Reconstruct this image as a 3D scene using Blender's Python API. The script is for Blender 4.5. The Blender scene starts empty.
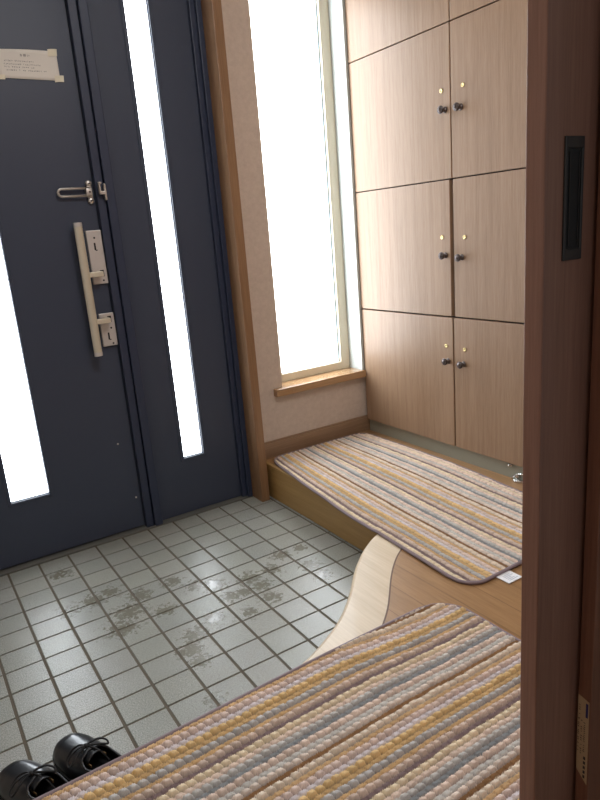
import bpy, bmesh, math, random
import numpy as np
from mathutils import Vector, Matrix

random.seed(7)
S = bpy.context.scene
COL = S.collection
PI = math.pi

# ------------------------------------------------------------------ camera
Rcv = Matrix(((0.8377033463, -0.5404199868, -0.0787358964),
              (-0.2030921247, -0.1744369204, -0.9634964191),
              (0.5069582748, 0.8231148150, -0.2558814353)))     # world -> (right, down, forward)
CAM = Vector((-0.1675, -2.3584, 1.1112))
cd = bpy.data.cameras.new('camera')
cam = bpy.data.objects.new('camera', cd)
COL.objects.link(cam)
right, down, fwd = Vector(Rcv[0]), Vector(Rcv[1]), Vector(Rcv[2])
M = Matrix((right, -down, -fwd)).transposed().to_4x4()
M.translation = CAM
cam.matrix_world = M
cd.sensor_fit = 'VERTICAL'
cd.sensor_height = 36.0
cd.lens = 644.3 / 800 * 36.0
cd.clip_start = 0.02
S.camera = cam

# ------------------------------------------------------------------ materials
def s2l(c):
    return tuple(((v / 255) / 12.92 if v / 255 <= .04045 else ((v / 255 + .055) / 1.055) ** 2.4) for v in c) + (1,)

class NT:
    def __init__(self, name):
        self.m = bpy.data.materials.new(name)
        self.m.use_nodes = True
        self.t = self.m.node_tree
        self.t.nodes.clear()
        self.out = self.t.nodes.new('ShaderNodeOutputMaterial')
        self.b = self.t.nodes.new('ShaderNodeBsdfPrincipled')
        self.link(self.b.outputs[0], self.out.inputs[0])
    def n(self, typ, **kw):
        o = self.t.nodes.new(typ)
        for k, v in kw.items():
            if k.startswith('i_'):
                key = k[2:]
                o.inputs[int(key) if key.isdigit() else key.replace('_', ' ')].default_value = v
            else:
                setattr(o, k, v)
        return o
    def link(self, a, b):
        self.t.links.new(a, b)
    def setb(self, **kw):
        for k, v in kw.items():
            self.b.inputs[k.replace('_', ' ')].default_value = v
        return self
    def bump(self, h, strength=.3, dist=.002):
        bp = self.n('ShaderNodeBump', i_Strength=strength, i_Distance=dist)
        self.link(h, bp.inputs['Height'])
        self.link(bp.outputs[0], self.b.inputs['Normal'])
    def coords(self, scale=(1, 1, 1), kind='Object'):
        c = self.n('ShaderNodeTexCoord')
        mp = self.n('ShaderNodeMapping')
        mp.inputs['Scale'].default_value = scale
        self.link(c.outputs[kind], mp.inputs[0])
        return mp.outputs[0]
    def noise(self, vec, scale=5, detail=3, rough=.5):
        o = self.n('ShaderNodeTexNoise', i_Scale=scale, i_Detail=detail, i_Roughness=rough)
        self.link(vec, o.inputs['Vector'])
        return o.outputs[0]
    def ramp(self, fac, stops, interp='LINEAR'):
        o = self.n('ShaderNodeValToRGB')
        o.color_ramp.interpolation = interp
        while len(o.color_ramp.elements) > 1:
            o.color_ramp.elements.remove(o.color_ramp.elements[-1])
        o.color_ramp.elements[0].position = stops[0][0]
        o.color_ramp.elements[0].color = stops[0][1]
        for p, c in stops[1:]:
            e = o.color_ramp.elements.new(p)
            e.color = c
        self.link(fac, o.inputs[0])
        return o.outputs[0]
    def math(self, op, a, b=None):
        o = self.n('ShaderNodeMath', operation=op)
        for i, v in enumerate((a, b)):
            if v is None: continue
            if isinstance(v, (int, float)): o.inputs[i].default_value = v
            else: self.link(v, o.inputs[i])
        return o.outputs[0]
    def mix(self, f, a, b, typ='MIX'):
        o = self.n('ShaderNodeMix', data_type='RGBA', blend_type=typ)
        for sock, v in ((o.inputs[0], f), (o.inputs[6], a), (o.inputs[7], b)):
            if isinstance(v, (int, float)): sock.default_value = v
            elif isinstance(v, tuple): sock.default_value = v
            else: self.link(v, sock)
        return o.outputs[2]

def plain(name, rgb, rough=.5, metal=0., spec=.5, coat=0.):
    t = NT(name)
    t.setb(Base_Color=s2l(rgb), Roughness=rough, Metallic=metal)
    t.b.inputs['Specular IOR Level'].default_value = spec
    t.b.inputs['Coat Weight'].default_value = coat
    n = t.noise(t.coords(), 180, 2)
    t.bump(n, .04, .0005)
    return t.m

def wood(name, dark, light, axis='z', rough=.4, fine=1., coat=0., spec=.5, bump=.12):
    """straight fine grain along one axis"""
    t = NT(name)
    st = {'z': (1, 1, .035), 'y': (1, .035, 1), 'x': (.035, 1, 1)}[axis]
    v = t.coords(tuple(a * fine for a in st))
    a = t.noise(v, 260, 4, .65)
    b = t.noise(v, 38, 3, .5)
    f = t.math('ADD', t.math('MULTIPLY', a, .55), t.math('MULTIPLY', b, .45))
    c = t.ramp(f, [(.36, s2l(dark)), (.64, s2l(light))])
    t.link(c, t.b.inputs['Base Color'])
    t.setb(Roughness=rough)
    t.b.inputs['Specular IOR Level'].default_value = spec
    t.b.inputs['Coat Weight'].default_value = coat
    t.bump(a, bump, .0006)
    return t.m

MAT = {}
MAT['door'] = plain('navy_steel', (62, 69, 85), .42, 0, .35)
MAT['door_dark'] = plain('navy_frame', (48, 56, 76), .4, 0, .4)
MAT['cab'] = wood('oak_veneer', (139, 112, 88), (160, 132, 107), 'z', .44, 1.6, 0, .42, .06)
MAT['cab_side'] = wood('oak_edge', (120, 88, 62), (140, 106, 78), 'z', .5)
MAT['dark'] = plain('shadow_gap_board', (40, 30, 26), .8)
MAT['kick'] = plain('kick_board', (152, 152, 138), .35, .1, .5)
MAT['post'] = wood('post_wood', (128, 95, 66), (150, 115, 83), 'z', .4)
MAT['base'] = wood('baseboard_wood', (130, 104, 80), (152, 124, 98), 'x', .42)
MAT['sill'] = wood('sill_wood', (158, 122, 86), (180, 146, 108), 'x', .16, 1, .5, .6, .05)
MAT['riser'] = wood('riser_wood', (150, 116, 68), (172, 138, 86), 'y', .5)
MAT['nosing'] = wood('nosing_wood', (192, 172, 142), (210, 192, 164), 'y', .42, .8, .12, .5, .08)  # stronger light on this edge painted in as a paler wood than the planks
MAT['inlay'] = plain('inlay_dark', (92, 62, 38), .5)
MAT['slide'] = wood('sliding_door_wood', (130, 93, 78), (154, 114, 97), 'z', .35)
MAT['jamb'] = wood('jamb_wood', (112, 74, 58), (136, 94, 74), 'z', .42)
MAT['white'] = plain('white_paint', (196, 204, 202), .6)
MAT['frame'] = plain('cream_aluminium', (214, 206, 184), .4)
MAT['gasket'] = plain('grey_gasket', (120, 132, 138), .6)
MAT['steel'] = plain('brushed_steel', (205, 200, 192), .32, .8)
MAT['plate'] = plain('satin_plate', (206, 200, 194), .42, .35)
MAT['barm'] = plain('champagne_bar', (212, 203, 182), .36, .35)
MAT['chrome'] = plain('chrome', (225, 225, 222), .15, 1)
MAT['slot'] = plain('keyhole_black', (28, 26, 26), .6)
MAT['knob'] = plain('pewter', (92, 84, 82), .28, .75)
MAT['brass'] = plain('brass', (228, 208, 150), .28, .9)
MAT['leather'] = plain('black_leather', (24, 25, 28), .3, 0, .55, .2)
MAT['lining'] = plain('shoe_lining', (18, 18, 20), .75)
MAT['lace'] = plain('lace_cord', (14, 15, 18), .6)
MAT['sole'] = plain('rubber_sole', (20, 20, 21), .6)
MAT['paper'] = plain('paper', (226, 221, 212), .8)
MAT['tape'] = plain('masking_tape', (230, 223, 200), .7)
MAT['ink'] = plain('ink', (60, 56, 58), .8)
MAT['blue_ink'] = plain('blue_ink', (40, 38, 96), .7)
MAT['sticker'] = plain('sticker_paper', (186, 160, 128), .6)
MAT['tag'] = plain('satin_tag', (236, 238, 240), .6)
MAT['pull'] = plain('bronze_pull', (70, 70, 70), .4, .6)
MAT['pull_dark'] = plain('bronze_recess', (40, 42, 44), .5, .4)
MAT['bind'] = plain('binding_tape', (136, 121, 125), .9)
MAT['grout'] = plain('grout', (92, 84, 70), .85)
MAT['sillstone'] = plain('threshold_mortar', (98, 98, 92), .7)  # mortar strip, its grey darkened to paint in the shadow at the door
MAT['ceiling'] = plain('ceiling_paper', (220, 214, 204), .9)
MAT['brasspin'] = plain('shoe_buckle', (150, 120, 84), .4, .6)

def wallpaper():
    t = NT('wallpaper')
    v = t.coords()
    a = t.noise(v, 60, 5, .7)
    c = t.ramp(a, [(.3, s2l((190, 174, 160))), (.7, s2l((204, 189, 175)))])
    t.link(c, t.b.inputs['Base Color'])
    t.setb(Roughness=.85)
    t.bump(t.noise(v, 220, 4, .7), .25, .001)
    return t.m
MAT['wall'] = wallpaper()

def frosted():
    t = NT('frosted_daylit_glass')
    v = t.coords()
    a = t.noise(v, 90, 3, .6)
    e = t.ramp(a, [(.3, (.80, .90, 1, 1)), (.7, (.95, .98, 1, 1))])
    t.setb(Base_Color=(.9, .93, .95, 1), Roughness=.12)
    t.link(e, t.b.inputs['Emission Color'])
    t.b.inputs['Emission Strength'].default_value = PANE
    t.bump(a, .2, .002)
    return t.m
PANE = 8.0
FILL_LAMP = 21.0
MAT['glass'] = frosted()

PATCHES = [(.664, -.599, .06), (.673, -.664, .05), (.609, -.665, .05), (.662, -.747, .05), (.273, -.53, .075), (.228, -.601, .07),
           (.204, -.385, .06), (.12, -.403, .05), (.865, -.66, .055), (.859, -.741, .05), (.386, -.774, .055), (.347, -.83, .055),
           (.351, -.889, .05), (.447, -.447, .05), (.259, -.369, .05), (.365, -.592, .05), (.47, -.734, .05), (.568, -.775, .04),
           (.316, -1.057, .04), (.904, -.535, .04), (.151, -.135, .05), (.552, -.562, .06), (.822, -.531, .05), (.56, -.66, .05),
           (.50, -.52, .05), (.33, -.46, .06), (.75, -.60, .05)]
def tile_mat():
    t = NT('stone_grain_tile')
    v = t.coords()
    g1 = t.noise(v, 300, 4, .75)
    g2 = t.noise(v, 9, 3, .6)
    g3 = t.noise(v, 120, 3, .6)
    att = t.n('ShaderNodeAttribute', attribute_name='tint')
    base = t.ramp(g1, [(.34, s2l((106, 108, 102))), (.66, s2l((180, 181, 172)))])
    base = t.mix(t.math('MULTIPLY', g2, .35), base, s2l((116, 116, 108)))
    base = t.mix(1., base, att.outputs[0], 'MULTIPLY')
    # worn and water-marked patches where the glaze has gone smooth
    geo = t.n('ShaderNodeNewGeometry')
    near = None
    for x, y, r in PATCHES:
        d = t.n('ShaderNodeVectorMath', operation='DISTANCE')
        t.link(geo.outputs['Position'], d.inputs[0])
        d.inputs[1].default_value = (x, y, 0)
        w = t.math('SUBTRACT', 1, t.math('DIVIDE', d.outputs['Value'], r))
        near = w if near is None else t.math('MAXIMUM', near, w)
    blot = t.noise(v, 70, 4, .66)
    mask = t.math('ADD', t.math('MULTIPLY', near, .30), blot)
    mk = t.ramp(mask, [(.63, (0, 0, 0, 1)), (.665, (1, 1, 1, 1))])
    film = t.ramp(t.math('ADD', t.math('MULTIPLY', near, .14), t.noise(v, 30, 4, .62)), [(.52, (0, 0, 0, 1)), (.64, (1, 1, 1, 1))])
    c = t.mix(t.math('MULTIPLY', mk, .62), base, s2l((98, 92, 74)))
    t.link(c, t.b.inputs['Base Color'])
    r = t.math('SUBTRACT', .31, t.math('MULTIPLY', film, .05))
    r = t.math('SUBTRACT', r, t.math('MULTIPLY', mk, .08))
    t.link(r, t.b.inputs['Roughness'])
    h = t.math('ADD', t.math('MULTIPLY', g1, .5), t.math('MULTIPLY', g3, .5))
    h = t.math('MULTIPLY', h, t.math('SUBTRACT', 1, t.math('MULTIPLY', mk, .7)))
    t.bump(h, .5, .0016)
    return t.m
MAT['tile'] = tile_mat()

def plank_mat():
    t = NT('hall_planks')
    co = t.n('ShaderNodeTexCoord')
    sx = t.n('ShaderNodeSeparateXYZ')
    t.link(co.outputs['Object'], sx.inputs[0])
    u = t.math('DIVIDE', t.math('SUBTRACT', sx.outputs[0], .753), .081)
    fr = t.math('FRACT', t.math('ADD', u, 40))
    edge = t.math('MINIMUM', fr, t.math('SUBTRACT', 1, fr))
    seam = t.math('LESS_THAN', edge, .012)
    idn = t.math('FLOOR', t.math('ADD', u, 40))
    cb = t.n('ShaderNodeCombineXYZ')
    t.link(t.math('MULTIPLY', sx.outputs[0], 1.0), cb.inputs[0])
    t.link(t.math('ADD', t.math('MULTIPLY', sx.outputs[1], .05), t.math('MULTIPLY', idn, 7.3)), cb.inputs[1])
    a = t.noise(cb.outputs[0], 210, 4, .65)
    b = t.noise(cb.outputs[0], 26, 3, .55)
    f = t.math('ADD', t.math('MULTIPLY', a, .5), t.math('MULTIPLY', b, .5))
    c = t.ramp(f, [(.36, s2l((134, 100, 64))), (.64, s2l((164, 127, 87)))])
    c = t.mix(t.math('MULTIPLY', seam, .65), c, s2l((84, 58, 36)))
    t.link(c, t.b.inputs['Base Color'])
    t.setb(Roughness=.32)
    t.b.inputs['Coat Weight'].default_value = .15
    t.bump(t.math('SUBTRACT', a, seam), .1, .0008)
    return t.m
MAT['plank'] = plank_mat()

def rug_mat():
    t = NT('striped_cotton_knit')
    att = t.n('ShaderNodeAttribute', attribute_name='yarn')
    v = t.coords((1, 1, 1))
    a = t.noise(v, 900, 2, .6)
    c = t.mix(.5, att.outputs[0], t.ramp(a, [(.3, (.72, .72, .72, 1)), (.7, (1, 1, 1, 1))]), 'MULTIPLY')
    t.link(c, t.b.inputs['Base Color'])
    t.setb(Roughness=.95)
    t.b.inputs['Specular IOR Level'].default_value = .15
    t.bump(a, .4, .0012)
    return t.m
MAT['rug'] = rug_mat()

# ------------------------------------------------------------------ object helpers
def put(o, label=None, cat=None, group=None, kind=None):
    if label: o['label'] = label
    if cat: o['category'] = cat
    if group: o['group'] = group
    if kind: o['kind'] = kind
    return o

def world_loc(o):
    v = Vector((0, 0, 0))
    while o is not None:
        v += o.location
        o = o.parent
    return v

def empty(name, loc):
    o = bpy.data.objects.new(name, None)
    o.empty_display_size = .05
    COL.objects.link(o)
    o.location = loc
    return o

def obj(name, bm, mat, parent=None, loc=None, smooth=False):
    """link a bmesh given in world coordinates; loc = the origin of a top-level mesh"""
    me = bpy.data.meshes.new(name)
    off = world_loc(parent) if parent else Vector(loc or (0, 0, 0))
    if isinstance(bm, bmesh.types.BMesh):
        bmesh.ops.recalc_face_normals(bm, faces=bm.faces)
        bm.transform(Matrix.Translation(-off))
        bm.to_mesh(me)
        bm.free()
    else:
        vs, fs = bm
        me.from_pydata([tuple(Vector(v) - off) for v in vs], [], fs)
    for m in (mat if isinstance(mat, list) else [mat]):
        me.materials.append(m)
    if smooth:
        me.polygons.foreach_set('use_smooth', [True] * len(me.polygons))
    o = bpy.data.objects.new(name, me)
    COL.objects.link(o)
    if parent: o.parent = parent
    else: o.location = off
    return o

def structure(name, bm, mat, parent=None, loc=None, smooth=False):
    o = obj(name, bm, mat, parent, loc, smooth)
    if parent is None: o['kind'] = 'structure'
    return o

def box(bm, a, b, bev=0., seg=2):
    lo = [min(p, q) for p, q in zip(a, b)]; hi = [max(p, q) for p, q in zip(a, b)]
    g = bmesh.ops.create_cube(bm, size=1)
    vs = g['verts']
    for v in vs:
        v.co = Vector([lo[i] + (v.co[i] + .5) * (hi[i] - lo[i]) for i in range(3)])
    if bev > 0:
        es = list({e for v in vs for e in v.link_edges})
        bmesh.ops.bevel(bm, geom=es, offset=bev, segments=seg, affect='EDGES', profile=.5)
    return bm

def bx(a, b, bev=0., seg=2):
    return box(bmesh.new(), a, b, bev, seg)

def lathe(bm, prof, origin, axis, n=24):
    """prof: (radius, along) pairs; closed with caps when the radius is 0"""
    ax = Vector(axis).normalized()
    up = Vector((0, 0, 1)) if abs(ax.z) < .9 else Vector((1, 0, 0))
    u = ax.cross(up).normalized(); w = ax.cross(u)
    rings = []
    for r, d in prof:
        c = Vector(origin) + ax * d
        if r < 1e-6: rings.append([bm.verts.new(c)])
        else: rings.append([bm.verts.new(c + (u * math.cos(2 * PI * k / n) + w * math.sin(2 * PI * k / n)) * r) for k in range(n)])
    for A, B in zip(rings, rings[1:]):
        for k in range(n):
            k2 = (k + 1) % n
            if len(A) == 1 and len(B) == 1: continue
            if len(A) == 1: bm.faces.new((A[0], B[k], B[k2]))
            elif len(B) == 1: bm.faces.new((A[k], A[k2], B[0]))
            else: bm.faces.new((A[k], A[k2], B[k2], B[k]))
    return bm

def tube(bm, pts, r, n=10, closed=False, flat=1.0):
    P = [Vector(p) for p in pts]
    m = len(P)
    rings = []
    prev = None
    for i in range(m):
        if closed: t = (P[(i + 1) % m] - P[i - 1]).normalized()
        else: t = (P[min(i + 1, m - 1)] - P[max(i - 1, 0)]).normalized()
        if prev is None:
            up = Vector((0, 0, 1)) if abs(t.z) < .9 else Vector((1, 0, 0))
            u = t.cross(up).normalized()
        else:
            u = (prev - t * prev.dot(t)).normalized()
        prev = u
        w = t.cross(u)
        rr = r[i] if isinstance(r, (list, tuple)) else r
        rings.append([bm.verts.new(P[i] + (u * math.cos(2 * PI * k / n) + w * math.sin(2 * PI * k / n) * flat) * rr) for k in range(n)])
    for i in range(m if closed else m - 1):
        A, B = rings[i], rings[(i + 1) % m]
        for k in range(n):
            bm.faces.new((A[k], A[(k + 1) % n], B[(k + 1) % n], B[k]))
    if not closed:
        bm.faces.new(rings[0][::-1]); bm.faces.new(rings[-1])
    return bm

def smoothpath(pts, sub=8, closed=False):
    P = [Vector(p) for p in pts]
    m = len(P); out = []
    for i in range(m if closed else m - 1):
        if closed: a, b, c, d = P[i - 1], P[i], P[(i + 1) % m], P[(i + 2) % m]
        else: a, b, c, d = P[max(i - 1, 0)], P[i], P[i + 1], P[min(i + 2, m - 1)]
        for k in range(sub):
            t = k / sub
            out.append(.5 * ((2 * b) + (c - a) * t + (2 * a - 5 * b + 4 * c - d) * t * t + (3 * b - a - 3 * c + d) * t ** 3))
    if not closed: out.append(P[-1])
    return out

def prism(bm, poly, z0, z1):
    lo = [bm.verts.new((x, y, z0)) for x, y in poly]
    hi = [bm.verts.new((x, y, z1)) for x, y in poly]
    bm.faces.new(lo[::-1]); bm.faces.new(hi)
    n = len(poly)
    for i in range(n):
        bm.faces.new((lo[i], lo[(i + 1) % n], hi[(i + 1) % n], hi[i]))
    return bm

# ------------------------------------------------------------------ dimensions
FH = .152                # hall floor height above the tiles
CEIL = 2.42
XL, XR = -.52, 2.06      # side walls
YB = .005                # window wall face
YF = -1.95               # doorway wall
TX, TY = .105, .1003     # tile pitch

# ------------------------------------------------------------------ tiled entrance floor
bm = bmesh.new()
box(bm, (XL, -1.36, -.05), (1.10, .10, -.0022))
for f in bm.faces: f.material_index = 1
tints = []
lay = bm.faces.layers.float_color.new('tint') if hasattr(bm.faces.layers, 'float_color') else None
rt = random.Random(3)
tile_faces = []
for c in range(-5, 11):
    for r in range(-1, 14):
        x0, x1 = c * TX + .0038, (c + 1) * TX - .0038
        y1, y0 = -r * TY - .0028, -(r + 1) * TY + .0028
        if r == -1: continue
        if r == 0: y1 = -.001
        x0 = max(x0, XL); x1 = min(x1, 1.075)
        if x1 - x0 < .01: continue
        dz = rt.uniform(-.0003, .0003)
        n0 = len(bm.faces)
        before = set(bm.faces)
        box(bm, (x0, y0, -.02), (x1, y1, dz), .0012, 2)
        k = rt.uniform(.93, 1.05)
        tint = (k * rt.uniform(.985, 1.015), k, k * rt.uniform(.975, 1.01), 1)
        for f in bm.faces:
            if f not in before:
                f.material_index = 0
                if lay: f[lay] = tint
floor = structure('floor', bm, [MAT['tile'], MAT['grout']])
if not lay:
    at = floor.data.attributes.new('tint', 'FLOAT_COLOR', 'FACE')
    at.data.foreach_set('color', [1.0] * 4 * len(floor.data.polygons))

# ------------------------------------------------------------------ raised hall floor with its curved nosing
outer = [(1.060, -.838), (1.016, -.858), (.963, -.880), (.897, -.921), (.833, -.972), (.783, -1.020), (.737, -1.068), (.687, -1.115),
         (.642, -1.152), (.599, -1.181), (.553, -1.206), (.512, -1.226), (.46, -1.246), (.38, -1.268), (.28, -1.284), (.12, -1.292), (XL, -1.292)]
inner = [(1.130, -.915), (1.060, -.945), (.999, -.988), (.949, -1.020), (.897, -1.062), (.848, -1.109), (.800, -1.160), (.756, -1.205),
         (.712, -1.243), (.668, -1.275), (.61, -1.31), (.54, -1.345), (.46, -1.375), (.38, -1.398), (.28, -1.412), (.12, -1.42), (XL, -1.42)]
def sp2(pts, sub=6): return [(v.x, v.y) for v in smoothpath([(x, y, 0) for x, y in pts], sub)]
outer_s, inner_s = sp2(outer), sp2(inner)
bm = bmesh.new()
# a rounded front edge: section follows the outline
nsec = [(0, -.30 * 0 - FH), (0, -.012), (.0015, -.0065), (.005, -.0022), (.011, 0)]
def offset_in(path, d):
    out = []
    for i, p in enumerate(path):
        a = Vector(path[max(i - 1, 0)]); b = Vector(path[min(i + 1, len(path) - 1)])
        t = (b - a).normalized(); n = Vector((t.y, -t.x))      # towards the hall
        if n.y > 0: n = -n
        out.append((p[0] + n.x * d, p[1] + n.y * d))
    return out
rings = []
for d, dz in nsec:
    rings.append([bm.verts.new((x, y, FH + dz)) for x, y in offset_in(outer_s, d)])
rings.append([bm.verts.new((x, y, FH)) for x, y in inner_s])
rings.append([bm.verts.new((x, y, 0)) for x, y in inner_s])
for A, B in zip(rings, rings[1:]):
    for i in range(len(A) - 1):
        bm.faces.new((A[i], A[i + 1], B[i + 1], B[i]))
nosing = structure('trim_1', bm, MAT['nosing'], loc=(.7, -1.2, 0))
# inlay strip and planks
bm = bmesh.new()
A = offset_in(inner_s, -.001); B = offset_in(inner_s, .0035)
va = [bm.verts.new((x, y, FH + .0003)) for x, y in A]; vb = [bm.verts.new((x, y, FH + .0003)) for x, y in B]
wa = [bm.verts.new((x, y, FH - .01)) for x, y in A]; wb = [bm.verts.new((x, y, FH - .01)) for x, y in B]
for i in range(len(A) - 1):
    bm.faces.new((va[i], va[i + 1], vb[i + 1], vb[i])); bm.faces.new((va[i], wa[i], wa[i + 1], va[i + 1])); bm.faces.new((vb[i], vb[i + 1], wb[i + 1], wb[i]))
obj('inlay_strip', bm, MAT['inlay'], nosing)
poly = [(x, y) for x, y in offset_in(inner_s, .0035)] + [(XL, -3.3), (XR, -3.3), (XR, YB), (1.078, YB), (1.078, -.9)]
structure('floor_hall', prism(bmesh.new(), poly, FH - .03, FH), MAT['plank'])
# straight riser of the far part
structure('trim_2', bx((1.060, -.86, 0), (1.080, -.012, FH - .0005), .003), MAT['riser'], loc=(1.06, -.4, 0))

# ------------------------------------------------------------------ walls, ceiling
WO = dict(x0=1.203, x1=1.645, z0=.452, z1=2.12)
bm = bmesh.new()
box(bm, (1.02, YB, 0), (WO['x0'], .16, CEIL))
box(bm, (WO['x1'], YB, 0), (XR + .1, .16, CEIL))
box(bm, (WO['x0'], YB, 0), (WO['x1'], .16, WO['z0'] - .03))
box(bm, (WO['x0'], YB, WO['z1']), (WO['x1'], .16, CEIL))
box(bm, (XL - .1, .075, 2.24), (1.02, .16, CEIL))
structure('wall_back', bm, MAT['wall'], loc=(1.3, .08, 0))
structure('wall_left', bx((XL - .1, -3.3, 0), (XL, .16, CEIL)), MAT['wall'], loc=(XL, -1, 0))
structure('wall_right', bx((XR, -3.3, 0), (XR + .1, YB, CEIL)), MAT['wall'], loc=(XR, -1, 0))
structure('ceiling', bx((XL - .1, -3.3, CEIL), (XR + .1, .16, CEIL + .06)), MAT['ceiling'], loc=(.7, -1, CEIL))
bm = bmesh.new()
box(bm, (.50, -2.06, FH), (XR, -1.957, 2.16))
box(bm, (XL, -2.06, 2.16), (XR, -1.957, CEIL))
structure('wall_hall', bm, MAT['wall'], loc=(1.2, -2.0, FH))
# corner post between the entrance frame and the wall, and the baseboard
structure('trim_3', bx((1.003, -.087, 0), (1.041, .10, CEIL - .001), .0025), MAT['post'], loc=(1.02, -.04, 0))
bm = bmesh.new()
box(bm, (1.041, -.008, FH), (1.668, YB + .002, .218), .0015)
box(bm, (1.041, -.004, .2165), (1.668, YB + .002, .2255), .002)
structure('baseboard_back', bm, MAT['base'], loc=(1.35, 0, FH))

# ------------------------------------------------------------------ window beside the cupboard
FY = .082               # frame face
w = empty('window_1', (1.42, FY, .45)); w['kind'] = 'structure'
bm = bmesh.new()
x0, x1, z0, z1 = WO['x0'], 1.632, WO['z0'], 2.10
f = .050
def frame_bm(x0, x1, z0, z1, fl, fr, fb, ft, ya, yb, bev=.003):
    bm = bmesh.new()
    box(bm, (x0, ya, z0), (x0 + fl, yb, z1), bev); box(bm, (x1 - fr, ya, z0), (x1, yb, z1), bev)
    box(bm, (x0 + fl - .002, ya, z0), (x1 - fr + .002, yb, z0 + fb), bev); box(bm, (x0 + fl - .002, ya, z1 - ft), (x1 - fr + .002, yb, z1), bev)
    return bm
obj('window_frame', frame_bm(x0, x1, z0, z1, f, f, .038, .05, FY, .13), MAT['frame'], w)
obj('gasket', frame_bm(x0 + f - .004, x1 - f + .004, z0 + .034, z1 - .046, .009, .009, .006, .009, FY + .013, .125, .001), MAT['gasket'], w)
obj('window_pane', bx((x0 + f - .004, FY + .021, z0 + .034), (x1 - f + .004, FY + .027, z1 - .046)), MAT['glass'], w)
bm = bmesh.new()        # painted lining of the recess
box(bm, (1.632, -.0125, .4535), (1.6449, .13, 2.12)); box(bm, (x0, FY + .002, 2.10), (1.6449, .13, 2.12))
obj('window_reveal', bm, MAT['white'], w)
structure('trim_4', bx((1.158, -.024, .420), (1.6445, FY + .004, .453), .003), MAT['sill'], loc=(1.4, 0, .42))

# ------------------------------------------------------------------ entrance door, sidelight, metal frame
DY = .0315
LX0, LX1 = -.37, .523
def slab_with_slot(x0, x1, z0, z1, sx0, sx1, sz0, sz1, ya, yb):
    bm = bmesh.new()
    for a, b in (((x0, ya, z0), (sx0, yb, z1)), ((sx1, ya, z0), (x1, yb, z1)), ((sx0, ya, z0), (sx1, yb, sz0)), ((sx0, ya, sz1), (sx1, yb, z1))):
        box(bm, a, b)
    bmesh.ops.remove_doubles(bm, verts=bm.verts, dist=1e-5)
    return bm
def bead(x0, x1, z0, z1, w_, ya, yb):
    return frame_bm(x0 - w_, x1 + w_, z0 - w_, z1 + w_, w_, w_, w_, w_, ya, yb, .0018)
d = empty('door_1', ((LX0 + LX1) / 2, DY, .01)); d['kind'] = 'structure'
sl = (.061, .1925, .246, 2.02)
obj('door_leaf', slab_with_slot(LX0, LX1, .012, 2.2, *sl, DY, DY + .042), MAT['door'], d)
obj('glazing_bead', bead(*sl, .012, DY - .0035, DY + .012), MAT['door'], d)
obj('door_pane', bx((sl[0], DY + .020, sl[2]), (sl[1], DY + .026, sl[3])), MAT['glass'], d)
bm = bmesh.new()
for (x, z) in ((.468, .369), (.506, .136)):
    lathe(bm, [(0, 0), (.004, 0), (.003, .002), (0, .0025)], (x, DY, z), (0, -1, 0), 10)
obj('screw', bm, MAT['plate'], d)
# pull bar
hy = DY - .045; HX = .438
bm = bmesh.new()
lathe(bm, [(0, 0), (.011, 0), (.0145, .002), (.0145, .460), (.0135, .4625), (0, .4635)], (HX, hy, .727), (0, 0, 1), 28)
hb = obj('door_handle', bm, MAT['barm'], d, smooth=False)
bm = bmesh.new()
for zz in (.725, 1.178):
    lathe(bm, [(0, 0), (.0148, 0), (.0152, .003), (.0152, .012), (.0148, .014), (0, .0145)], (HX, hy, zz), (0, 0, 1), 28)
obj('end_cap', bm, MAT['plate'], hb)
bm = bmesh.new()
for zz in (1.008, .842):
    box(bm, (HX, hy - .008, zz - .004), (.500, hy + .012, zz + .014), .002)
    box(bm, (.486, hy - .002, zz - .004), (.500, DY, zz + .014), .002)
obj('bracket', bm, MAT['barm'], hb)
for (za, zb, keys, scr, hz) in ((.976, 1.164, 1.108, (1.138, .988), 1.008), (.749, .870, .786, (.815, .758), .842)):
    bm = bx((.470, DY - .012, za), (.524, DY + .002, zb), .0025)
    pl = obj('lock_plate', bm, MAT['plate'], d)
    bm = bmesh.new()
    box(bm, (.492, DY - .0135, keys - .013), (.498, DY - .011, keys + .013), .0008)
    box(bm, (.496, DY - .0136, keys - .015), (.502, DY - .011, keys - .011), .0005)
    box(bm, (.499, DY - .0128, hz - .006), (.513, DY - .011, hz + .017), .0005)
    for zz in scr: lathe(bm, [(0, 0), (.0036, 0), (.003, .001), (0, .0012)], (.497 if zz > 1.1 else .508, DY - .012, zz), (0, -1, 0), 12)
    obj('keyhole', bm, MAT['slot'], pl)
# swing-bar guard
g = empty('door_guard', (.5, DY, 1.29)); g.parent = d; g.location = Vector((.5, DY, 1.29)) - world_loc(d)
def gobj(name, bm, mat):
    me = bpy.data.meshes.new(name); bmesh.ops.recalc_face_normals(bm, faces=bm.faces)
    bm.transform(Matrix.Translation(-Vector((.5, DY, 1.29)))); bm.to_mesh(me); bm.free(); me.materials.append(mat)
    me.polygons.foreach_set('use_smooth', [True] * len(me.polygons))
    o = bpy.data.objects.new(name, me); COL.objects.link(o); o.parent = g; return o
gy = DY - .016
loop = [(.507, gy, 1.306)] + [(.410, gy, 1.306)] + [(.410 - .0125 * math.sin(a), gy, 1.2935 + .0125 * math.cos(a)) for a in [PI * k / 8 for k in range(1, 8)]] + [(.410, gy, 1.281), (.507, gy, 1.281)]
gobj('guard_loop', tube(bmesh.new(), loop, .0042, 8), MAT['steel'])
bm = bmesh.new()
box(bm, (.492, DY - .022, 1.281), (.513, DY, 1.305), .002)
box(bm, (.499, DY - .010, 1.258), (.517, DY, 1.328), .004)
for zz in (1.322, 1.264): lathe(bm, [(0, 0), (.011, 0), (.011, .009), (.008, .012), (0, .013)], (.508, DY, zz), (0, -1, 0), 20)
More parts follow.
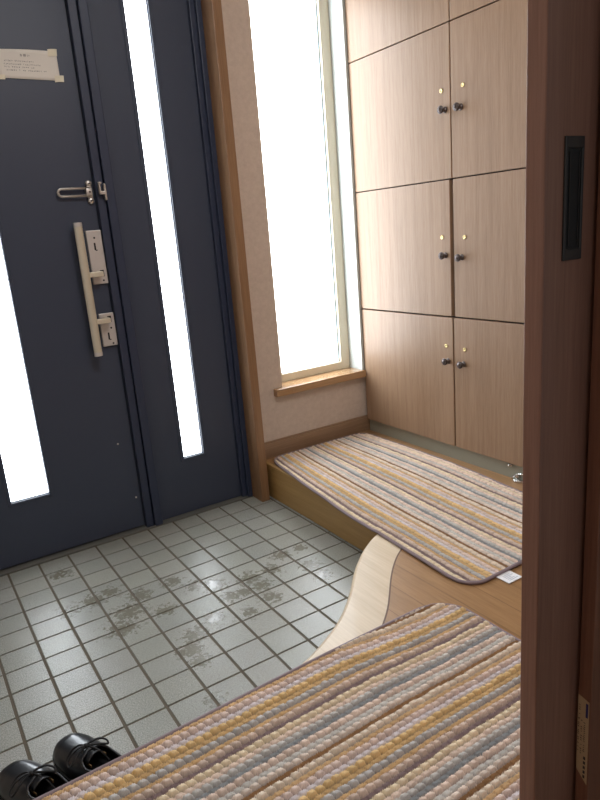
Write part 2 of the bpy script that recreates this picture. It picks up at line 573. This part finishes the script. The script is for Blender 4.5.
gobj('guard_base', bm, MAT['steel'])
bm = bmesh.new()
for zz in (1.322, 1.264, 1.293): lathe(bm, [(0, 0), (.0032, 0), (.0032, .0012), (0, .0013)], (.508 if zz != 1.293 else .504, DY - .0125 if zz != 1.293 else DY - .0222, zz), (0, -1, 0), 10)
gobj('screw_head', bm, MAT['slot'])
# metal frame with mullion
fr = empty('trim_5', (.55, DY, 0)); fr['kind'] = 'structure'
bm = bmesh.new()
box(bm, (.5265, .010, .004), (.5545, .085, 2.235), .002)       # mullion, stepped
box(bm, (.5580, .000, .004), (.5900, .085, 2.235), .003)
box(bm, (.548, .024, .004), (.566, .085, 2.235))
obj('mullion', bm, MAT['door_dark'], fr)
bm = bmesh.new()
box(bm, (.962, .014, .004), (.985, .085, 2.235), .003)
box(bm, (.982, -.002, .004), (1.004, .085, 2.235), .003)
obj('frame_jamb', bm, MAT['door_dark'], fr)
bm = bmesh.new()
box(bm, (XL, -.002, 2.205), (1.003, .085, 2.25), .003)
box(bm, (XL, .0, .004), (LX0 - .003, .085, 2.235), .003)
obj('frame_head', bm, MAT['door_dark'], fr)
bm = bmesh.new()
box(bm, (XL, .004, -.02), (1.003, .10, .004), .001)
obj('threshold', bm, MAT['sillstone'], fr)
bm = bmesh.new()      # strike of the guard
cy = .000
box(bm, (.549, cy - .010, 1.262), (.557, cy + .010, 1.318), .003)
box(bm, (.532, cy - .012, 1.281), (.555, cy - .003, 1.293), .002)
box(bm, (.531, cy - .016, 1.283), (.537, cy - .002, 1.322), .002)
box(bm, (.531, cy - .016, 1.316), (.541, cy - .002, 1.323), .0015)
obj('guard_catch', bm, MAT['steel'], fr)
# fixed sidelight
sd = empty('window_2', (.78, DY, .01)); sd['kind'] = 'structure'
sl2 = (.725, .812, .243, 2.05)
obj('side_panel', slab_with_slot(.588, .964, .006, 2.2, *sl2, DY, DY + .042), MAT['door'], sd)
obj('glazing_bead', bead(*sl2, .014, DY - .0035, DY + .012), MAT['door'], sd)
obj('side_pane', bx((sl2[0], DY + .020, sl2[2]), (sl2[1], DY + .026, sl2[3])), MAT['glass'], sd)

# ------------------------------------------------------------------ taped notice on the door
nt = empty('paper_notice', (.377, DY - .001, 1.65))
put(nt, 'cream paper notice taped by its corners to the dark entrance door', 'notice')
def sheet(pts_fn, nx, nz, thick):
    bm = bmesh.new(); G = []
    for lay_ in (0, 1):
        G.append([[bm.verts.new(pts_fn(i / nx, j / nz, lay_ * thick)) for j in range(nz + 1)] for i in range(nx + 1)])
    for i in range(nx):
        for j in range(nz):
            for q in (0, 1):
                bm.faces.new((G[q][i][j], G[q][i + 1][j], G[q][i + 1][j + 1], G[q][i][j + 1]))
    rim = [(i, 0) for i in range(nx)] + [(nx, j) for j in range(nz)] + [(i, nz) for i in range(nx, 0, -1)] + [(0, j) for j in range(nz, 0, -1)]
    for k in range(len(rim)):
        a, b = rim[k], rim[(k + 1) % len(rim)]
        bm.faces.new((G[0][a[0]][a[1]], G[0][b[0]][b[1]], G[1][b[0]][b[1]], G[1][a[0]][a[1]]))
    return bm
NP = dict(x0=.281, x1=.4695, zb=1.651, zt=1.737)
def npt(u, v, t):
    x = NP['x0'] + u * (NP['x1'] - NP['x0'])
    z = NP['zb'] + v * (NP['zt'] - NP['zb']) + .0025 * math.sin(PI * u) * (v - .3) + .004 * (u - .5) * (1 if v > .5 else -.3)
    y = DY - .0008 - t - .004 * math.sin(PI * u) * (.5 + .5 * math.cos(2 * PI * v)) * .6
    return (x, y, z)
obj('sheet', sheet(npt, 16, 8, .0004), MAT['paper'], nt, smooth=True)
for (x0, x1, z0, z1) in ((.442, .472, 1.724, 1.7455), (.452, .4815, 1.646, 1.666), (.270, .298, 1.646, 1.660), (.268, .296, 1.722, 1.742)):
    def tp(u, v, t, a=(x0, x1, z0, z1)):
        return (a[0] + u * (a[1] - a[0]) + .002 * (v - .5), DY - .0016 - t - .003 * max(0, math.sin(PI * u)) , a[2] + v * (a[3] - a[2]) + .002 * (u - .5))
    obj('tape', sheet(tp, 4, 3, .0003), MAT['tape'], nt)
def glyph(bm, x, z, s, rnd, y):
    """a small cluster of pen strokes the size of one written character"""
    for _ in range(rnd.randint(3, 5)):
        if rnd.random() < .55:
            zz = z + rnd.uniform(.1, .9) * s; a, b = sorted((rnd.uniform(0, .4), rnd.uniform(.6, 1)))
            box(bm, (x + a * s, y - .0002, zz - .05 * s), (x + b * s, y + .0003, zz + .05 * s))
        else:
            xx = x + rnd.uniform(.15, .85) * s; a, b = sorted((rnd.uniform(0, .4), rnd.uniform(.6, 1)))
            box(bm, (xx - .05 * s, y - .0002, z + a * s), (xx + .05 * s, y + .0003, z + b * s))
rg = random.Random(5)
bm = bmesh.new()
def ny(x, z): return npt((x - NP['x0']) / (NP['x1'] - NP['x0']), (z - NP['zb']) / (NP['zt'] - NP['zb']), .0005)[1]
for (xa, xb, zc, s) in ((.302, .390, 1.7035, .0046), (.300, .412, 1.694, .0046), (.301, .392, 1.6855, .0046), (.306, .432, 1.676, .0046)):
    x = xa
    while x < xb:
        if rg.random() > .13: glyph(bm, x, zc - s / 2 + .004 * (x - .37), s, rg, ny(x, zc))
        x += s * 1.18
obj('writing', bm, MAT['ink'], nt)
fc = bpy.data.curves.new('heading', 'FONT')
fc.body = 'お 願 い'
fc.size = .0085; fc.extrude = .0002; fc.align_x = 'CENTER'; fc.align_y = 'CENTER'
fo = bpy.data.objects.new('heading_source', fc)
COL.objects.link(fo)
bpy.context.view_layer.update()
hm = bpy.data.meshes.new_from_object(fo.evaluated_get(bpy.context.evaluated_depsgraph_get()))
bpy.data.objects.remove(fo); 
hm.transform(Matrix.Rotation(PI / 2, 4, 'X'))
hm.materials.clear(); hm.materials.append(MAT['ink'])
ho = bpy.data.objects.new('heading', hm); COL.objects.link(ho); ho.parent = nt
ho.location = Vector((.368, ny(.368, 1.7205) - .0002, 1.7205)) - world_loc(nt)

# ------------------------------------------------------------------ shoe cupboard
CX = 1.645
cab = empty('shoe_cabinet', (1.85, -.58, FH))
put(cab, 'tall built-in shoe cupboard of oak veneer doors with pewter knobs beside the window', 'cabinet')
CY0, CY1 = -1.150, -.0145
bm = bmesh.new()
box(bm, (CX + .021, CY0, .205), (XR - .005, CY1 + .010, 2.30))
obj('body', bm, MAT['dark'], cab)
obj('kick_board', bx((CX + .012, CY0 + .005, FH), (CX + .021 + .02, CY1, .2115), .001), MAT['kick'], cab)
rows = [(.2125, .7345, 0), (.7405, 1.2415, 1), (1.2460, 1.7555, 2), (1.7600, 2.298, 3)]
spl = {0: (-.5795, -.5850), 1: (-.5755, -.5925), 2: (-.5865, -.5925), 3: (-.5875, -.5925)}
knobs = {0: ((-.567, .563), (-.646, .560)), 1: ((-.563, .971), (-.644, .963)), 2: ((-.574, 1.480), (-.650, 1.476)), 3: ((-.57, 2.02), (-.648, 2.02))}
locks = {0: ((-.544, .622), (-.639, .617)), 1: ((-.534, 1.038), (-.646, 1.035)), 2: ((-.546, 1.546), (-.648, 1.545)), 3: ((-.545, 2.09), (-.648, 2.09))}
for z0, z1, k in rows:
    for s in (0, 1):
        ya, yb = (spl[k][0], CY1) if s == 0 else (CY0, spl[k][1])
        dx = .0 if s == 0 else (.0015 if k in (0, 1) else 0)
        dr = obj('door', bx((CX + dx, ya, z0), (CX + .019, yb, z1), .0012, 2), MAT['cab'], cab)
        ky, kz = knobs[k][s]; ky += .012
        bm = bmesh.new()
        lathe(bm, [(0, 0), (.0105, 0), (.0115, .002), (.009, .0045), (.0058, .007), (.0055, .014), (.008, .0165), (.0125, .019), (.0142, .0225), (.0135, .026), (.0105, .0285), (.0095, .0278), (.0085, .0285), (.005, .0315), (0, .0325)],
              (CX + dx, ky, kz), (-1, 0, 0), 24)
        obj('knob', bm, MAT['knob'], dr, smooth=True)
        ly, lz = locks[k][s]
        bm = bmesh.new()
        lathe(bm, [(0, 0), (.0075, 0), (.0078, .0015), (.0062, .003), (.0035, .0024), (.0030, .0016), (0, .0016)], (CX + dx, ly, lz), (-1, 0, 0), 20)
        obj('key_escutcheon', bm, MAT['brass'], dr, smooth=True)
# chrome fittings at the end of the kick board
bm = bmesh.new()
yy = -.866
box(bm, (CX + .003, yy - .055, FH + .002), (CX + .0125, yy + .003, FH + .006), .001)
tube(bm, smoothpath([(CX + .004, yy + .004, FH + .004), (CX - .002, yy - .004, FH + .012), (CX - .002, yy - .020, FH + .024), (CX + .002, yy - .034, FH + .030), (CX + .006, yy - .05, FH + .031)], 5), .0035, 8)
tube(bm, smoothpath([(CX, yy - .006, FH + .004), (CX - .010, yy - .018, FH + .005), (CX - .010, yy - .034, FH + .006), (CX + .002, yy - .05, FH + .006)], 5), .004, 8)
lathe(bm, [(0, 0), (.008, 0), (.008, .012), (.005, .015), (0, .016)], (CX + .012, yy - .022, FH + .018), (-1, 0, 0), 16)
lathe(bm, [(0, 0), (.004, 0), (.004, .016), (0, .017)], (CX + .012, yy + .014, .2045), (-1, 0, 0), 12)
box(bm, (CX + .004, yy + .004, .200), (CX + .0125, yy + .020, .2095), .001)
obj('chrome_stay', bm, MAT['chrome'], cab)

# ------------------------------------------------------------------ knitted rugs
PAL = [(234, 206, 154), (208, 175, 126), (194, 196, 201), (208, 174, 128), (220, 204, 196), (134, 116, 120), (238, 226, 202), (232, 214, 204), (202, 204, 207),
       (140, 147, 155), (234, 218, 210), (206, 208, 210), (230, 220, 214), (142, 106, 72), (236, 226, 214), (208, 176, 134), (228, 212, 208), (218, 214, 226)]
PUFF = [1.0, .4, 1., .3, 1., .35, 1.0, .6, .9, .4, 1., .5, .9, .3, 1.0, .4, 1., .6]
PALL = np.array([s2l([min(250, 1.02 * (.92 * q + .08 * (.3 * c[0] + .59 * c[1] + .11 * c[2] + 14))) * w_ for q, w_ in zip(c, (1.01, .985, .945))])[:3] for c in PAL])

def make_rug(name, origin, length, width, rpitch, phase, spitch, to_world, r=.075, edge_shift=0., drop_fn=None, first_rows=(), relief=1.):
    """u runs along the stripes (0..length), v across (0..width); to_world maps (u, v) to x, y"""
    nu, nv = int(length / .0018), int(width / .0014)
    U0 = np.linspace(0, 1, nu); V = np.linspace(0, width, nv)
    ins = np.zeros(nv)
    d = np.minimum(V, width - V)
    q = d < r
    ins[q] = r - np.sqrt(np.maximum(r * r - (r - d[q]) ** 2, 0))
    uu = ins[None, :] + U0[:, None] * (length - 2 * ins[None, :])
    vv = np.repeat(V[None, :], nu, 0)
    # stitches
    jit2 = np.random.RandomState(4).uniform(.75, 1.1, size=(int(length / spitch) + 6, 200))
    row = vv / rpitch + phase
    rnd = np.random.RandomState(11)
    wob = .10 * np.sin(2 * PI * uu / .31 + 1.3) + .05 * np.sin(2 * PI * uu / .11)
    sh = np.clip((uu - .12) / .30, 0, 1); sh = sh * sh * (3 - 2 * sh)
    row = row + wob * .5 + edge_shift * sh * np.exp(-vv / .13) / rpitch
    k0 = np.floor(row)
    ph = uu / spitch + .5 * (np.mod(k0, 2)) + .45 * (row - k0 - .5)
    puff = np.array(PUFF)[np.mod(k0, 18).astype(int)]
    scal = .32 * puff * (np.abs(np.sin(PI * ph)) - .55)
    # bright puffs scallop over their flatter neighbours
    row2 = row
    f0 = row2 - k0
    nxt = np.array(PUFF)[np.mod(k0 + 1, 18).astype(int)]
    prv = np.array(PUFF)[np.mod(k0 - 1, 18).astype(int)]
    bump = np.clip((np.abs(np.sin(PI * ph)) - .13) / .62, 0, 1); bump = np.sin(bump * PI / 2)
    up = (f0 > 1 - .24 * np.clip(nxt - puff, 0, 1) * (bump)) & (nxt > puff)
    dn = (f0 < .24 * np.clip(prv - puff, 0, 1) * (bump)) & (prv > puff)
    k = k0 + up - dn
    idx = np.mod(k, 18).astype(int)
    for q, cc_ in enumerate(first_rows):
        idx = np.where(np.floor(row) - math.floor(phase) == q, cc_, idx)
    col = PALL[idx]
    across = np.sin(PI / 2 * np.clip((np.sin(PI * np.clip(f0, 0, 1)) - .1) / .7, 0, 1))
    fine = np.abs(np.sin(2 * PI * uu / (spitch * .5) + 2.6 * f0))
    hj = jit2[np.clip(np.floor(ph).astype(int) + 1, 0, jit2.shape[0] - 1), np.mod(k0, 200).astype(int)]
    h = .0012 + relief * .0118 * hj * puff ** 1.3 * across * (.03 + .97 * bump) + relief * .0068 * (1 - puff) * across * (.1 + .9 * fine)
    h += .0011 * np.sin(2 * PI * (uu / .0047 - row * 1.9)) * across
    h += .0003 * rnd.randn(*h.shape)
    jit = rnd.uniform(.88, 1.06, size=(int(length / spitch) + 4, 200))
    jj = jit[np.clip(np.floor(ph).astype(int) + 1, 0, jit.shape[0] - 1), np.mod(k, 200).astype(int)]
    col = np.clip(col * jj[..., None] * rnd.uniform(.94, 1.04, size=h.shape)[..., None], 0, 1)
    # shade between the stitches painted into the yarn colour where the pile is low
    gap_shade = np.clip(1.25 - ((h - .0012) / relief + .0007) / .0034, 0, 1)[..., None]
    col = col * (1 - .8 * gap_shade) + np.array(s2l((98, 78, 70))[:3]) * .8 * gap_shade
    # fall off to the binding
    du = np.minimum(uu - ins[None, :], length - ins[None, :] - uu)
    ed = np.minimum(du, np.minimum(vv, width - vv))
    h = h * np.clip(ed / .009, 0, 1) ** .5 + .003
    X, Y = to_world(uu, vv)
    Zoff = np.zeros_like(X) if drop_fn is None else drop_fn(X, Y)
    Z = FH + .0015 + Zoff + h
    verts = np.stack([X, Y, Z], -1).reshape(-1, 3)
    ii = np.arange(nu * nv).reshape(nu, nv)
    a, b, c, e = ii[:-1, :-1].ravel(), ii[1:, :-1].ravel(), ii[1:, 1:].ravel(), ii[:-1, 1:].ravel()
    faces = np.stack([a, b, c, e], -1)
    # underside on a coarse rim
    rim = np.concatenate([ii[:, 0], ii[-1, 1:], ii[-2::-1, -1], ii[0, -2:0:-1]])
    nb = len(verts)
    low = verts[rim].copy()
    low[:, 2] = FH + .0008 + Zoff.ravel()[rim]
    vall = np.concatenate([verts, low]) - np.array(origin)
    m = len(rim)
    lo_i = nb + np.arange(m)
    sk = np.stack([rim, np.roll(rim, -1), np.roll(lo_i, -1), lo_i], -1)
    fall = np.concatenate([faces, sk])
    X1, Y1 = to_world(np.array([length * .5]), np.array([width * .5])); X2, Y2 = to_world(np.array([length * .5 + .01]), np.array([width * .5]))
    me = bpy.data.meshes.new(name + '_pile')
    me.vertices.add(len(vall)); me.vertices.foreach_set('co', vall.astype(np.float32).ravel())
    me.loops.add(fall.size); me.loops.foreach_set('vertex_index', fall.astype(np.int32).ravel())
    me.polygons.add(len(fall)); me.polygons.foreach_set('loop_start', np.arange(0, fall.size, 4, dtype=np.int32))
    me.update(calc_edges=True)
    me.validate()
    at = me.attributes.new('yarn', 'FLOAT_COLOR', 'POINT')
    cc = np.ones((len(vall), 4), np.float32)
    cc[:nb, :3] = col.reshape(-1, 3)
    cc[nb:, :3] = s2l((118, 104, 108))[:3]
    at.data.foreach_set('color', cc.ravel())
    me.polygons.foreach_set('use_smooth', [True] * len(me.polygons))
    me.materials.append(MAT['rug'])
    root = empty(name, origin)
    o = bpy.data.objects.new('pile', me); COL.objects.link(o); o.parent = root
    # binding: a soft flat cord round the edge
    pts = verts[rim][::8]
    bmt = bmesh.new()
    zo = Zoff.ravel()[rim][::8]
    tube(bmt, [(p[0], p[1], FH + .0062 + z_) for p, z_ in zip(pts, zo)], .0052, 8, closed=True)
    obj('binding', bmt, MAT['bind'], root, smooth=True)
    return root

# rug in front of the step: stripes run along x
R2Y = -1.272
def w2(u, v): return (.892 - u, R2Y - v + .004 * np.sin(u * 5))
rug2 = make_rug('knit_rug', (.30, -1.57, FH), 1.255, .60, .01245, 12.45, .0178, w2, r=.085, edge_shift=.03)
put(rug2, 'striped knit rug lying along the curved floor edge, next to the black shoes', 'rug')
# rug in front of the cupboard: stripes run along y
def edge_x(y):
    yy = np.clip(-y, 0, 1.3)
    return np.interp(yy, [0, .04, .173, .333, .483, .613, .728, .82, .983, 1.083, 1.172, 1.3], [1.100, 1.090, 1.071, 1.050, 1.033, 1.018, 1.007, 1.001, .992, .984, .977, .972])
def w1(u, v):
    y = -.030 - u
    x0 = edge_x(y); x1 = np.interp(-y, [0, .3, .55, .75, .9, 1.05, 1.3], [1.598, 1.604, 1.602, 1.588, 1.570, 1.558, 1.550])
    t = v / .625
    return (x0 + (x1 - x0) * (1 - t), y)
def supp(y):
    """x of the step edge that carries the rug"""
    yy = -y
    return np.where(yy < .845, 1.062, 1.062 - np.clip((yy - .845) / .05, 0, 1) * .16)
def drop(X, Y):
    o = np.clip(supp(Y) - X, 0, 1)
    return -.06 * o * np.clip(o / .02, 0, 1) + .0012 * np.sin(Y * 21) * np.clip((1.15 - X) / .1, 0, 1)
x_first = 1.349          # gold row
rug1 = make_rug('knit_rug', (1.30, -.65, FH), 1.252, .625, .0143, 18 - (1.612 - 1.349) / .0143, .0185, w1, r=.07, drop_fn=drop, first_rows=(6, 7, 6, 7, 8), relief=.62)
put(rug1, 'striped knit rug at the foot of the shoe cupboard with a white care tag', 'rug')
tg = obj('care_tag', bx((1.073, -1.330, FH + .0015), (1.126, -1.276, FH + .0035), .0005), MAT['tag'], rug1)
tg['label'] = 'small white satin care tag'
bm = bmesh.new()
for k in range(5):
    y = -1.322 + k * .006
    box(bm, (1.086, y, FH + .0034), (1.118 - .006 * (k % 3), y + .0016, FH + .0038))
obj('writing', bm, plain('tag_print', (150, 160, 176), .8), tg)

# ------------------------------------------------------------------ black lace-up shoes
def make_shoe(loc, rot, mirror, label):
    """toe points to local +y, heel at y = -.25; built round the local origin at the toe tip"""
    root = empty('lace_up_shoe', loc)
    root.rotation_euler = (0, 0, rot); root.scale = (.99, 1.22, 1.15)
    put(root, label, 'shoe')
    mx = -1 if mirror else 1
    L = .248
    T = [0, .02, .06, .12, .20, .30, .40, .50, .60, .72, .84, .93, .98, 1.0]
    W = [.004, .020, .0325, .0405, .0455, .0475, .0465, .043, .0385, .0355, .0350, .031, .022, .012]
    H = [.018, .026, .034, .040, .043, .046, .050, .055, .057, .056, .058, .064, .066, .066]
    OFF = [.006, .006, .006, .005, .004, .002, 0, -.001, -.001, 0, .001, .002, .002, .002]
    def ip(A, t): return float(np.interp(t, T, A))
    NT_, NP_ = 56, 40
    t_open = .39
    ts = [((i / (NT_ - 1)) ** 1.25) for i in range(NT_)]
    def section(t, ph, grow=0.):
        w = ip(W, t) + grow; h = ip(H, t) + grow
        c = math.cos(ph); s = math.sin(ph)
        x = (abs(c) ** .75) * math.copysign(1, c) * w
        z = .009 + (h - .009) * (abs(s) ** (.80 if t < t_open else .85))
        return Vector((mx * (x + ip(OFF, t)), -t * L, z))
    bm = bmesh.new()
    rings = []
    for t in ts:
        if t <= t_open: phs = [PI * k / NP_ for k in range(NP_ + 1)]
        else:
            # opening grows behind the vamp
            g_ = min(1, (t - t_open) / .10)
            cut = PI / 2 * (1 - .50 * (g_ ** .5))
            half = NP_ // 2
            phs = [cut * k / half for k in range(half + 1)] + [PI - cut + cut * k / half for k in range(half + 1)]
        rings.append([bm.verts.new(section(t, p)) for p in phs])
    for A, B in zip(rings, rings[1:]):
        if len(A) == NP_ + 1 and len(B) == NP_ + 1:
            for k in range(NP_): bm.faces.new((A[k], A[k + 1], B[k + 1], B[k]))
        else:
            half = NP_ // 2
            for k in range(half):
                bm.faces.new((A[k], A[k + 1], B[k + 1], B[k]))
                o2 = half + 1
                a0 = (k + half) if len(A) == NP_ + 1 else (k + o2)
                bm.faces.new((A[a0], A[a0 + 1], B[k + o2 + 1], B[k + o2]))
    # heel counter
    last = rings[-1]; half = NP_ // 2
    for k in range(half):
        bm.faces.new((last[k], last[k + 1], last[len(last) - 2 - k], last[len(last) - 1 - k]))
    def lobj(name, bm, mat, par=root, smooth=True, solid=0):
        me = bpy.data.meshes.new(name); bmesh.ops.recalc_face_normals(bm, faces=bm.faces); bm.to_mesh(me); bm.free(); me.materials.append(mat)
        if smooth: me.polygons.foreach_set('use_smooth', [True] * len(me.polygons))
        o = bpy.data.objects.new(name, me); COL.objects.link(o); o.parent = par
        if solid:
            md = o.modifiers.new('thickness', 'SOLIDIFY'); md.thickness = solid; md.offset = -1
        return o
    up = lobj('upper', bm, MAT['leather'], solid=.0025)
    # rolled collar round the opening
    cpts = []
    for t in [t_open + (1 - t_open) * k / 22 for k in range(23)]:
        g_ = min(1, (t - t_open) / .10); cut = PI / 2 * (1 - .50 * (g_ ** .5)); cpts.append(section(t, cut))
    opp = []
    for t in [t_open + (1 - t_open) * k / 22 for k in range(22, 0, -1)]:
        g_ = min(1, (t - t_open) / .10); cut = PI / 2 * (1 - .50 * (g_ ** .5)); opp.append(section(t, PI - cut))
    lobj('collar', tube(bmesh.new(), cpts + opp, .0026, 8, closed=True), MAT['leather'])
    # sole
    bm = bmesh.new()
    outl = []
    for t in [0, .006, .02, .05, .1, .18, .3, .4, .5, .6, .72, .84, .92, .97, .995]:
        outl.append((mx * (ip(W, t) + .003 + ip(OFF, t)), -t * L + (.003 if t == 0 else 0)))
    outr = [(mx * (-(ip(W, t) + .003) + ip(OFF, t)), -t * L + (.003 if t == 0 else 0)) for t in [.995, .97, .92, .84, .72, .6, .5, .4, .3, .18, .1, .05, .02, .006]]
    prism(bm, outl + outr, 0.0, .012)
    sole = lobj('sole', bm, MAT['sole'], smooth=False)
    bm = bmesh.new()
    ol = [(mx * (ip(W, t) - .004 + ip(OFF, t)), -t * L) for t in [.2, .3, .4, .5, .6, .72, .84, .92, .97]]
    orr = [(mx * (-(ip(W, t) - .004) + ip(OFF, t)), -t * L) for t in [.97, .92, .84, .72, .6, .5, .4, .3, .2]]
    prism(bm, ol + orr, .012, .016)
    lobj('insole', bm, MAT['lining'], smooth=False)
    # tongue
    bm = bmesh.new(); G = []
    for i in range(10):
        t = .34 + .13 * i / 9; row = []
        for j in range(9):
            a = -1 + 2 * j / 8
            row.append(bm.verts.new((mx * (a * .021 + ip(OFF, t)), -t * L, ip(H, t) - .003 - .010 * a * a + .004 * i / 9)))
        G.append(row)
    for i in range(9):
        for j in range(8): bm.faces.new((G[i][j], G[i + 1][j], G[i + 1][j + 1], G[i][j + 1]))
    lobj('tongue', bm, MAT['leather'], solid=.0025)
    # bow
    bm = bmesh.new()
    ky, kz = -.36 * L, ip(H, .36) + .006
    k0 = Vector((mx * .002, ky, kz))
    cr, sr = math.cos(-.38), math.sin(-.38)
    def P(dx, dy, dz): return (k0.x + dx * cr - dy * sr, k0.y + dx * sr + dy * cr, k0.z + dz)
    tube(bm, smoothpath([P(0, 0, 0), P(.012, .000, .004), P(.028, .000, .004), P(.041, -.004, -.002), P(.041, -.011, -.006), P(.030, -.010, -.002), P(.014, -.006, .001), P(0, 0, 0)], 7), .0021, 8)
    tube(bm, smoothpath([P(0, 0, 0), P(-.014, -.004, .005), P(-.032, -.010, .003), P(-.046, -.017, -.007), P(-.044, -.023, -.011), P(-.030, -.017, -.004), P(-.014, -.007, .001), P(0, 0, 0)], 7), .0019, 8)
    tube(bm, smoothpath([P(0, 0, 0), P(.010, -.010, -.001), P(.020, -.019, -.007), P(.028, -.027, -.018), P(.032, -.034, -.024)], 6), .0019, 8)
    tube(bm, smoothpath([P(0, 0, 0), P(-.010, .008, .0), P(-.024, .012, -.006), P(-.038, .008, -.016), P(-.043, .002, -.024)], 6), .0019, 8)
    lathe(bm, [(0, -.005), (.0035, -.004), (.005, 0), (.0035, .004), (0, .005)], k0, (1, .2, 0), 12)
    tube(bm, smoothpath([(mx * .017, ky - .004, kz - .010), P(.006, -.002, -.003), P(-.006, -.002, -.003), (mx * -.017, ky - .004, kz - .010)], 5), .0019, 8)
    lobj('lace', bm, MAT['lace'])
    bm = bmesh.new()
    for a in (-1, 1):
        bm = box(bmesh.new(), (a * .0195 - .0009, -.50 * L, ip(H, .48) - .017), (a * .0195 + .0009, -.43 * L, ip(H, .45) - .010), .0004)
        lobj('edge_stitching', bm, MAT['brasspin'], smooth=False)
    return root
make_shoe((-.044, -.982, 0), math.radians(23), False, 'right-foot black leather lace-up shoe, the one of the pair nearer the cupboard')
make_shoe((-.151, -.984, 0), math.radians(21), True, 'left-foot black leather lace-up shoe, the one of the pair farther from the cupboard')

# ------------------------------------------------------------------ sliding door and jamb
sdoor = empty('door_2', (.8, YF + .011, FH)); sdoor['kind'] = 'structure'
obj('door_panel', bx((.372, YF, FH + .004), (1.22, YF + .0225, 2.15), .0016, 3), MAT['slide'], sdoor)
pz0, pz1, px0, px1 = 1.060, 1.176, .3995, .4285
pf = obj('finger_pull', frame_bm(px0, px1, pz0, pz1, .0035, .0035, .011, .011, YF - .0022, YF + .004, .0008), MAT['pull'], sdoor)
bm = bx((px0 + .002, YF - .0006, pz0 + .008), (px1 - .002, YF + .002, pz1 - .008))
obj('recess_plate', bm, MAT['pull_dark'], pf)
bm = bmesh.new()
for xx in (px0 + .008, px1 - .0065): box(bm, (xx - .0005, YF - .0016, pz0 + .014), (xx + .0005, YF + .001, pz1 - .014))
obj('groove', bm, MAT['pull'], pf)
bm = bmesh.new()
box(bm, (.4475, -1.9715, FH), (.53, -1.9545, 2.16), .001)
jm = structure('trim_6', bm, MAT['jamb'], loc=(.48, -1.96, FH))
structure('trim_7', bx((XL, YF - .01, FH), (2.0, YF + .03, FH + .003), .0005), MAT['slide'], loc=(.3, YF, FH))
# maker's sticker on the jamb
st = empty('label_sticker', (.4474, -1.963, .41))
put(st, 'beige printed sticker low on the dark reddish door jamb', 'sticker')
jx = .4475
bm = bmesh.new()
prism_pts = [(-1.9548, .534), (-1.9695, .530), (-1.9700, .408), (-1.9552, .424)]
va = [bm.verts.new((jx - .0005, y, z)) for y, z in prism_pts]; vb = [bm.verts.new((jx + .0002, y, z)) for y, z in prism_pts]
bm.faces.new(va); bm.faces.new(vb[::-1])
for i in range(4): bm.faces.new((va[i], va[(i + 1) % 4], vb[(i + 1) % 4], vb[i]))
obj('sticker_sheet', bm, MAT['sticker'], st)
bm = bmesh.new()
box(bm, (jx - .0008, -1.9685, .507), (jx - .0003, -1.9655, .527))
obj('colour_bar', bm, MAT['blue_ink'], st)
bm = bmesh.new()
rr = random.Random(9)
for (yc, za, zb, s) in ((-1.9585, .500, .524, .0026), (-1.9575, .452, .500, .0022), (-1.9615, .45, .505, .0026), (-1.9655, .455, .500, .0024)):
    z = za
    while z < zb:
        if rr.random() > .2:
            for q in range(3):
                a = rr.uniform(0, s); box(bm, (jx - .0008, yc + a * .3, z + a * .4), (jx - .0003, yc + a * .3 + rr.uniform(.0006, .002), z + a * .4 + .0005))
        z += s * 1.25
for z in (.416, .423, .430, .437, .444): box(bm, (jx - .0008, -1.9672, z), (jx - .0003, -1.9645, z + .0042))
obj('writing', bm, MAT['ink'], st)

# ------------------------------------------------------------------ light
wd = bpy.data.worlds.new('daylight')
S.world = wd
wd.use_nodes = True
bg = wd.node_tree.nodes['Background']
bg.inputs[0].default_value = (.88, .94, 1, 1)
bg.inputs[1].default_value = .21

lp = empty('added_fill_lamp', (.62, -1.62, CEIL))  # out-of-view lamp added to brighten the rugs and walls
put(lp, 'added round fill lamp, unseen, on the ceiling above the raised hall floor', 'lamp')
bm = bmesh.new()
lathe(bm, [(0, 0), (.24, 0), (.245, -.012), (.24, -.02), (0, -.02)], (.62, -1.62, CEIL), (0, 0, 1), 40)
obj('fill_lamp_base', bm, MAT['white'], lp)
t = NT('fill_lamp_diffuser')
t.setb(Base_Color=(.9, .9, .9, 1), Roughness=.5)
t.b.inputs['Emission Color'].default_value = (.95, .97, 1, 1)
t.b.inputs['Emission Strength'].default_value = FILL_LAMP
bm = bmesh.new()
lathe(bm, [(0, -.075), (.08, -.073), (.15, -.064), (.2, -.048), (.225, -.030), (.23, -.0205), (0, -.0205)], (.62, -1.62, CEIL), (0, 0, 1), 40)
obj('fill_diffuser', bm, t.m, lp, smooth=True)

S.view_settings.view_transform = 'Standard'
S.view_settings.look = 'None'
S.view_settings.gamma = 1
S.view_settings.use_curve_mapping = False
S.view_settings.exposure = 0.5
